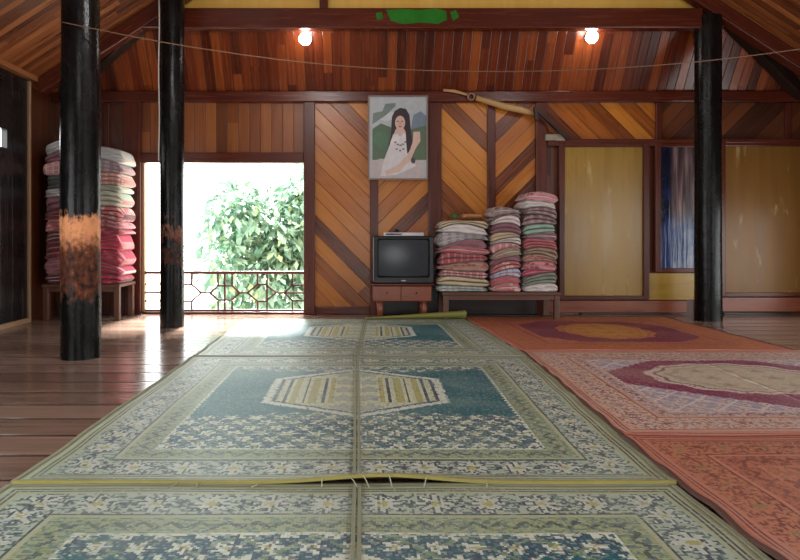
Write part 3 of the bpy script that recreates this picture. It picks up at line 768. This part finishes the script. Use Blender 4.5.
# ------------------------------------------------------------------ carpets
def flower(s, t_, p, R, n=6):
    a = s.per(p); r = (a * a + t_ * t_).sqrt(); an = op('ARCTAN2', t_, a)
    rad = (an * float(n)).cos() * .28 * R + .72 * R
    return (r < rad), (r < rad * .35), (r < rad * 1.0 + .016)
def carpet(name, P, hu, hv, seed, style):
    m, t, b = mat(name)
    u0, v0 = uvn(t)
    u, v = u0.q(.009), v0.q(.009)
    fine = white(t, comb(t, u, v, seed))
    fleck = noise(t, comb(t, u * 34.0, v * 60.0, seed), 1.0, 1.0)
    fl2 = noise(t, comb(t, u * 70.0, v * 22.0, seed + 5.0), 1.0, 1.0)
    au, av = u.abs(), v.abs()
    du, dv = hu - au, hv - av
    side = du < dv; d = nmin(du, dv); s = pick(side, v, u)
    c = mixc(fleck > .56, P['border'], P['border2'])
    c = mixc((fl2 > .62) * .8, c, P['line'])
    # big flower border
    e0, e1, e2, e3 = P.get('bands', (.085, .245, .38, .386))
    bc = (e0 + e1) / 2; R0 = (e1 - e0) * .46
    inb = band(d, e0, e1)
    f, fc, fo = flower(s, d - bc, .185, R0, 8)
    c = mixc(inb * fo * (fleck > .38) * .8, c, P['outline'])
    c = mixc(inb * f * (fl2 < .60) * .8, c, P['petal'])
    c = mixc(inb * fc, c, P['heart'])
    g2, g2c, g2o = flower(s + .0925, d - bc, .185, R0 * .5, 4)
    c = mixc(inb * g2 * (fleck > .45) * .85, c, P['outline'])
    # guard bands
    c = mixc(nmax(band(d, .018, .085) * (d.per(.022) > 0.003), band(d, e1, e1 + .012)), c, P['line'])
    c = mixc(nmax(band(d, .018, .085) * (d.per(.022) < 0.003), band(d, e1 + .012, e1 + .03)), c, P['edge'])
    ig = band(d, e1 + .03, e2)
    c = mixc(ig, c, mixc(fleck > .53, P['band'], P['border2']))
    zc = (e1 + .03 + e2) / 2
    zig = (s.per(.085)).abs() * .9 + (zc - .02)
    c = mixc(ig * ((d - zig).abs() < .011) * .85, c, P['line'])
    c = mixc(ig * ((fl2 > .57)) * .7, c, P['line2'])
    # field
    fu, fv = hu - e3, hv - e3
    serr = (s.per(.05)).abs() * .6
    inner = (d > e3 + serr)
    c = mixc((d > e2) * (fleck > .48), c, P['petal'])
    c = mixc(inner, c, mixc(fine * .35, P['field'], P['field2']))
    c = mixc(inner * (fleck > .66) * .5, c, P['span1'])
    vo_ = P.get('voff', 0.0)
    vc = (v - vo_).abs()
    if style == 'hex': k = vc + (u.per(.10)).abs() * .9 + (au * -.10)
    else: k = au / fu * .62 + vc / fv * .62 + (u.per(.06)).abs() * .8
    sp = (k > P.get('span', .5)) * inner
    row = (v / .085).floor()
    a2 = u + op('MODULO', row.abs(), 2.0) * .06
    qf, qc, qo = flower(a2 + (fleck - .5) * .03, v.per(.085) + (fl2 - .5) * .03, .12, .045, 5)
    c = mixc(sp, c, mixc(fine * .6, P['span1'], P['span2']))
    dg = ((u + v).per(.22).abs() < .011); dg2 = ((u - v).per(.22).abs() < .011)
    c = mixc(sp * nmax(dg, dg2) * .7, c, P['line2'])
    c = mixc(sp * qf * (fleck > .36), c, P['petal']); c = mixc(sp * qc, c, P['heart'])
    if style == 'hex': c = mixc(sp * (fl2 > .58) * .8, c, P['outline']); c = mixc(sp * (fleck > .60) * .6, c, P['border'])
    else: c = mixc(sp * (fl2 > .62) * .35, c, P['outline']); c = mixc(sp * nmax(dg, dg2), c, P['line2'])
    # medallion
    mu, mv = P['med']
    if style == 'oval':
        k2 = ((au / mu) * (au / mu) + (vc / mv) * (vc / mv)).sqrt() + (op('ARCTAN2', u, v) * 14.0).cos() * .035
    else:
        k2 = nmax(au / mu, au / mu * .5 + vc / mv)
    k2 = k2 + (fine - .5) * .03
    md = (k2 < 1.0)
    c = mixc((k2 < 1.16) * inner * (fleck > .36), c, P['petal']); c = mixc(band(k2, 1.0, 1.05) * inner, c, P['outline'])
    c = mixc(md, c, P['med1'])
    if style == 'oval':
        f3, f3c, f3o = flower(u + .1, v.per(.2), .2, .07, 5)
        c = mixc((k2 < .8) * f3, c, P['med2']); c = mixc((k2 < .8) * f3c, c, P['heart'])
        c = mixc(band(k2, .80, .88), c, P['med2'])
        c = mixc((fl2 > .58) * md * .5, c, P['border2'])
    else:
        stp = au.per(.105); ins = md * band(au, .13, mu * .93) * (vc < .30)
        c = mixc(md * (fleck > .55) * .8, c, P['border'])
        c = mixc(ins, c, P['med1'])
        c = mixc(ins * band(stp, .012, .030), c, P['outline'])
        c = mixc(ins * band(stp, -.045, -.005), c, P['heart'])
        f3, f3c, f3o = flower(v + .1, au - .07, .2, .06, 5)
        c = mixc(md * (au < .14) * f3o * .45, c, P['outline']); c = mixc(md * (au < .14) * f3, c, P['med2'])
        c = mixc((fl2 > .6) * md * .45, c, P['border2'])
    # worn weave: paler and darker yarns
    yarn = noise(t, comb(t, u0 * 8.0, v0 * 190.0, seed), 1.0, 1.0)
    wear = noise(t, comb(t, u0 * 2.2, v0 * 2.2, seed + 2.0), 1.0, 3.0)
    c = mixc(smooth(fine, .72, 1.0) * .45, c, P['dust'])
    c = mixc(smooth(wear, .35, .75) * .28, c, P['dust'])
    c = mixc(smooth(yarn, .55, .8) * .30, c, (P['line'][0] * .6, P['line'][1] * .6, P['line'][2] * .6, 1))
    c = mixc(d < .018, c, P['bind'])
    put(b, t, 'Base Color', c)
    b.inputs['Roughness'].default_value = P.get('rough', .62); b.inputs['Specular IOR Level'].default_value = .5
    rib = (v0.per(.010)).abs() * 100.0 + (u0.per(.010)).abs() * 60.0 + fleck * .8
    bump(t, b, rib, .35, .004)
    return m
GREEN = dict(border=rgb(172, 186, 170), border2=rgb(108, 130, 130), line=rgb(72, 86, 88), outline=rgb(52, 68, 92), petal=rgb(208, 216, 204), heart=rgb(176, 172, 108), edge=rgb(172, 178, 146),
             band=rgb(158, 168, 130), field=rgb(12, 94, 108), field2=rgb(40, 114, 120), span1=rgb(42, 82, 104), span2=rgb(64, 112, 122), line2=rgb(132, 154, 112), med=(.43, .50), span=.50, voff=.20,
             med1=rgb(204, 208, 176), med2=rgb(168, 180, 172), dust=rgb(168, 190, 178), bind=rgb(150, 158, 132), rough=.40)
ROSE = dict(border=rgb(208, 174, 152), border2=rgb(182, 138, 124), line=rgb(116, 76, 76), outline=rgb(132, 88, 92), petal=rgb(206, 190, 184), heart=rgb(166, 104, 102), edge=rgb(200, 146, 128),
            band=rgb(176, 154, 156), field=rgb(122, 28, 78), field2=rgb(142, 42, 90), span1=rgb(150, 148, 172), span2=rgb(176, 168, 180), line2=rgb(206, 200, 204), med=(.50, .38), span=.78, voff=.12,
            med1=rgb(196, 188, 164), med2=rgb(168, 162, 144), dust=rgb(200, 176, 158), bind=rgb(192, 134, 118), bands=(.085, .27, .38, .39), rough=.5)
AMBER = dict(border=rgb(186, 112, 70), border2=rgb(158, 86, 60), line=rgb(122, 58, 46), outline=rgb(150, 80, 58), petal=rgb(196, 124, 84), heart=rgb(148, 76, 58), edge=rgb(196, 116, 88),
             band=rgb(176, 88, 74), field=rgb(106, 34, 70), field2=rgb(126, 46, 78), span1=rgb(156, 80, 74), span2=rgb(172, 98, 80), line2=rgb(184, 120, 84), med=(.36, .42), span=.98,
             med1=rgb(196, 142, 72), med2=rgb(182, 120, 66), dust=rgb(180, 118, 88), bind=rgb(166, 100, 80), bands=(.085, .25, .36, .37), rough=.5)
RUST = dict(border=rgb(184, 120, 90), border2=rgb(154, 92, 72), line=rgb(112, 58, 54), outline=rgb(116, 54, 58), petal=rgb(190, 126, 94), heart=rgb(138, 122, 82), edge=rgb(192, 124, 104), band=rgb(178, 106, 82),
            field=rgb(174, 106, 78), field2=rgb(186, 120, 90), span1=rgb(170, 102, 78), span2=rgb(180, 116, 86), line2=rgb(118, 56, 58), med=(.5, .5), span=.5,
            med1=rgb(176, 112, 80), med2=rgb(124, 118, 72), dust=rgb(186, 128, 100), bind=rgb(194, 128, 110), rough=.5)
BIND_Y = plain('olive_yellow_binding', rgb(164, 156, 84), .6, bmp=.2); BIND_S = plain('grey_green_seam_tape', rgb(136, 140, 116), .7, bmp=.2)
BIND_P = plain('pink_binding', rgb(186, 112, 96), .7, bmp=.2); BIND_B = plain('dark_brown_binding', rgb(84, 54, 44), .7, bmp=.3)
OLIVE = plain('olive_underside', rgb(130, 128, 62), .7, bmp=.2); THREAD = plain('pale_thread', rgb(180, 180, 150), .7)

def floor_mat(label, corners, hu, hv, mt, lift, edge_mats, z0=.004, tape=BIND_S, group='patterned floor mats', nu=36, nv=70):
    # corners: near-left, near-right, far-right, far-left on the floor; lift(u,v) -> height above z0
    nl, nr, fr, fl, seamn, seamf = corners
    cx = (nl[0] + nr[0]) / 2; cyy = (nl[1] + fl[1]) / 2
    o = thing('floor_mat', label, 'mat', (cx, cyy, 0), group)
    TH = .006
    def pt(u, v, dz=0):
        w = (v + 1) / 2
        def row(a, b_, sm):
            return a[0] + (sm - a[0]) * (u + 1) if u < 0 else sm + (b_[0] - sm) * u
        x = row(nl, nr, seamn) * (1 - w) + row(fl, fr, seamf) * w
        yl = nl[1] * (1 - w) + fl[1] * w; yr = nr[1] * (1 - w) + fr[1] * w
        y = yl + (yr - yl) * (u + 1) / 2
        x += .004 * math.sin(v * 5 + cx * 3) * abs(u) ** 3 + .003 * math.sin(v * 17 + 1) * abs(u) ** 6
        return Vector((x, y, z0 + TH + lift(u, v) + dz))
    for sgn in (-1, 1):
        k = MB(); vs, fs, uvs = [], [], []
        for i in range(nu + 1):
            u = (i / nu) * sgn
            for j in range(nv + 1):
                v = j / nv * 2 - 1
                if j == 0: v = -1
                vs.append(pt(u, v))
        def I(i, j): return i * (nv + 1) + j
        for i in range(nu):
            for j in range(nv):
                f = (I(i, j), I(i + 1, j), I(i + 1, j + 1), I(i, j + 1))
                if sgn < 0: f = tuple(reversed(f))
                fs.append(f); uvs.append([((q // (nv + 1)) / nu * sgn * hu, ((q % (nv + 1)) / nv * 2 - 1) * hv) for q in f])
        k.raw(vs, fs, uvs)
        q = k.build('mat_half', [mt], o)
        so = q.modifiers.new('thick', 'SOLIDIFY'); so.thickness = TH; so.offset = -1
    # bindings: thin tape tubes round the rim, seam ridges
    def tape_line(fn, n, w, h, name, mt_, mi_lift=0):
        k = MB(); P_ = [fn(i / n) for i in range(n + 1)]
        for i in range(n):
            a, c = P_[i], P_[i + 1]; d = (c - a).normalized(); x = d.cross(Vector((0, 0, 1))).normalized() * w / 2
            up = Vector((0, 0, h))
            A = [a - x - up * 0, a + x - up * 0, a + x * .8 + up, a - x * .8 + up]; B = [c - x, c + x, c + x * .8 + up, c - x * .8 + up]
            for q in range(4):
                k.face([A[q], A[(q + 1) % 4], B[(q + 1) % 4], B[q]])
            if i == 0: k.face(list(reversed(A)))
            if i == n - 1: k.face(B)
        k.build(name, [mt_], o)
    near, far, left, right = edge_mats
    lo = -TH - .001
    if near: tape_line(lambda s: pt(s * 2 - 1, -1, lo), 60, .016, TH + .004, 'edge_binding', near)
    if far: tape_line(lambda s: pt(s * 2 - 1, 1, lo), 60, .016, TH + .004, 'edge_binding', far)
    if left: tape_line(lambda s: pt(-1, s * 2 - 1, lo), 60, .022, TH + .004, 'edge_binding', left)
    if right: tape_line(lambda s: pt(1, s * 2 - 1, lo), 60, .022, TH + .004, 'edge_binding', right)
    for du in ((-.009, .009) if tape else ()):
        tape_line(lambda s: pt(0, s * 2 - 1) + Vector((du, 0, -.002)), 60, .014, .007, 'seam_binding', tape)
    return o, pt
def ripple(u, v, a=.003, ph=0): return a * (1 + math.sin(u * 7 + v * 3 + ph) * math.sin(v * 11 + ph * 2))
def nearlift(v, h, w=.12): return h * max(0.0, 1 - (v + 1) / w) ** 2 if v < -1 + w else 0
def farlift(v, h, w=.08): return h * max(0.0, 1 - (1 - v) / w) ** 2 if v > 1 - w else 0
def g_(x, c, s): return math.exp(-((x - c) / s) ** 2)
HU = 1.20
mg = [carpet('green_woven_carpet_%d' % i, GREEN, HU, hv, 3.0 * i, 'hex') for i, hv in enumerate((1.28, 1.24, 1.08))]
o, pt = floor_mat('green and grey floor mat at the bottom of the picture, nearest the camera',
                  ((-1.31, -.2), (1.15, -.2), (1.155, 2.352), (-1.285, 2.352), -.02, -.01), HU, 1.28, mg[0], lambda u, v: ripple(u, v, .002), (BIND_Y, BIND_S, BIND_S, BIND_S))
o, pt2 = floor_mat('green floor mat with a teal field and cream hexagon, middle of the three green mats',
                   ((-1.285, 2.362), (1.16, 2.362), (1.262, 4.84), (-1.262, 4.84), -.012, -.022), HU, 1.24, mg[1],
                   lambda u, v: ripple(u, v, .002, 1) + nearlift(v, .008 + .026 * g_(u, .09, .22)) + farlift(v, .016 * g_(u, 0, .12)), (BIND_Y, BIND_S, BIND_S, BIND_S))
for i, uu in enumerate((-.52, -.46, -.28, -.1, -.02, .02, .1, .22, .41)):
    p = pt2(uu, -1); k = MB(); s_ = random.uniform(-.03, .03)
    k.tube([p + Vector((0, -.005, .001)), p + Vector((s_ * .4, -.022, -.006)), Vector((p.x + s_, p.y - .045, .016))], .0022, 5); k.build('loose_thread', [THREAD], o)
o, pt3 = floor_mat('green floor mat farthest away, with a folded-back olive end, between the window and the television',
                   ((-1.26, 4.853), (1.265, 4.853), (1.145, 6.98), (-1.25, 6.98), -.02, .06), HU, 1.08, mg[2],
                   lambda u, v: ripple(u, v, .002, 2) + nearlift(v, .004 + .008 * g_(u, 0, .1), .06), (None, BIND_S, BIND_S, BIND_S))
k = MB(); vs, fs = [], []
for i in range(21):
    f = i / 20; p = Vector((.06 + 1.09 * f, 6.965, .013)); h = .018 + .078 * f
    for y, z in ((.02, 0), (-.02, h * .3), (-.05, h * .75), (-.02, h), (.02, h * 1.0), (.05, h * .6), (.055, 0.0)): vs.append((p.x, p.y + y * (.5 + f), p.z + z))
for i in range(20):
    for j in range(7): fs.append((i * 7 + j, (i + 1) * 7 + j, (i + 1) * 7 + (j + 1) % 7, i * 7 + (j + 1) % 7))
fs += [tuple(range(7)), tuple(140 + j for j in reversed(range(7)))]
k.raw(vs, fs); k.build('folded_end', [OLIVE], o)['label'] = 'olive folded-back end'

mo, mr, ma = carpet('rust_woven_carpet', RUST, HU, 1.22, 21.0, 'oval'), carpet('rose_woven_carpet', ROSE, HU, 1.07, 27.0, 'oval'), carpet('amber_woven_carpet', AMBER, 1.08, 1.03, 31.0, 'oval')
def leftcurl(u, v, h): return h * max(0, (-u - .93) / .07) ** 1.5 * (.6 + .4 * math.sin(v * 23))
floor_mat('rust orange floor mat with dark flecks, nearest the camera on the right',
          ((1.140, .45), (3.62, .45), (3.60, 2.93), (1.196, 2.93), 2.40, 2.41), HU, 1.22, mo, lambda u, v: ripple(u, v, .003, 3) + leftcurl(u, v, .016) + farlift(v, .006, .05), (BIND_P, BIND_P, BIND_B, BIND_B), tape=None)
floor_mat('pinkish floor mat with a magenta field and cream oval, between the two orange mats',
          ((1.203, 2.942), (3.66, 2.942), (3.66, 5.085), (1.284, 5.085), 2.44, 2.48), HU, 1.07, mr, lambda u, v: ripple(u, v, .002, 4) + leftcurl(u, v, .01), (None, BIND_P, BIND_B, BIND_P), tape=None)
floor_mat('orange floor mat with an ochre oval, farthest away in front of the yellow door',
          ((1.284, 5.10), (3.46, 5.10), (3.42, 7.16), (1.175, 7.16), 2.38, 2.31), 1.08, 1.03, ma, lambda u, v: ripple(u, v, .004, 5), (BIND_P, None, BIND_P, BIND_B), tape=None)

# ------------------------------------------------------------------ light
w = bpy.data.worlds.new('sky'); SC.world = w; w.use_nodes = True
nt = w.node_tree; bg = nt.nodes['Background']
bg.inputs[0].default_value = (.96, 1.0, 1.0, 1); bg.inputs[1].default_value = 6.0
def portal(loc, rot, sx, sy):
    l = bpy.data.lights.new('portal', 'AREA'); l.shape = 'RECTANGLE'; l.size = sx; l.size_y = sy
    l.cycles.is_portal = True
    o = bpy.data.objects.new('daylight_portal', l); COL.objects.link(o); o.location = loc; o.rotation_euler = rot
portal((.35, YF - .03, .95), (PI / 2, 0, 0), 1.5, 1.9)          # rear openings, shining +Y
portal((XL + .03, .65, 1.15), (0, -PI / 2, 0), 1.6, 5.5)
portal((XR + .03, .45, 1.05), (0, PI / 2, 0), 1.5, 5.1)
portal((XR + .03, 5.55, .64), (0, PI / 2, 0), 1.12, 2.3)
portal((bx(223), YB + .05, .92), (-PI / 2, 0, 0), 1.95, 1.8)

sun = bpy.data.lights.new('sun', 'SUN'); sun.energy = 30.0; sun.angle = .22; sun.color = (1, .98, .93)
so = bpy.data.objects.new('sun', sun); COL.objects.link(so); so.rotation_euler = (math.radians(-41), 0, 0)

# ------------------------------------------------------------------ camera
cam = bpy.data.cameras.new('camera'); co = bpy.data.objects.new('camera', cam); COL.objects.link(co)
co.location = (0, 0, EYE); co.rotation_euler = (PI / 2, 0, 0)
cam.sensor_width = 36; cam.lens = 36 * 640 / 800; cam.shift_x = 40 / 800; cam.shift_y = -45 / 800; cam.clip_start = .05
SC.camera = co
vs_ = SC.view_settings; SC.display_settings.display_device = 'sRGB'
vs_.view_transform = 'Standard'; vs_.look = 'None'; vs_.exposure = -0.04; vs_.gamma = 1.0; vs_.use_curve_mapping = False
SC.cycles.use_denoising = True; SC.cycles.max_bounces = 8; SC.cycles.diffuse_bounces = 5
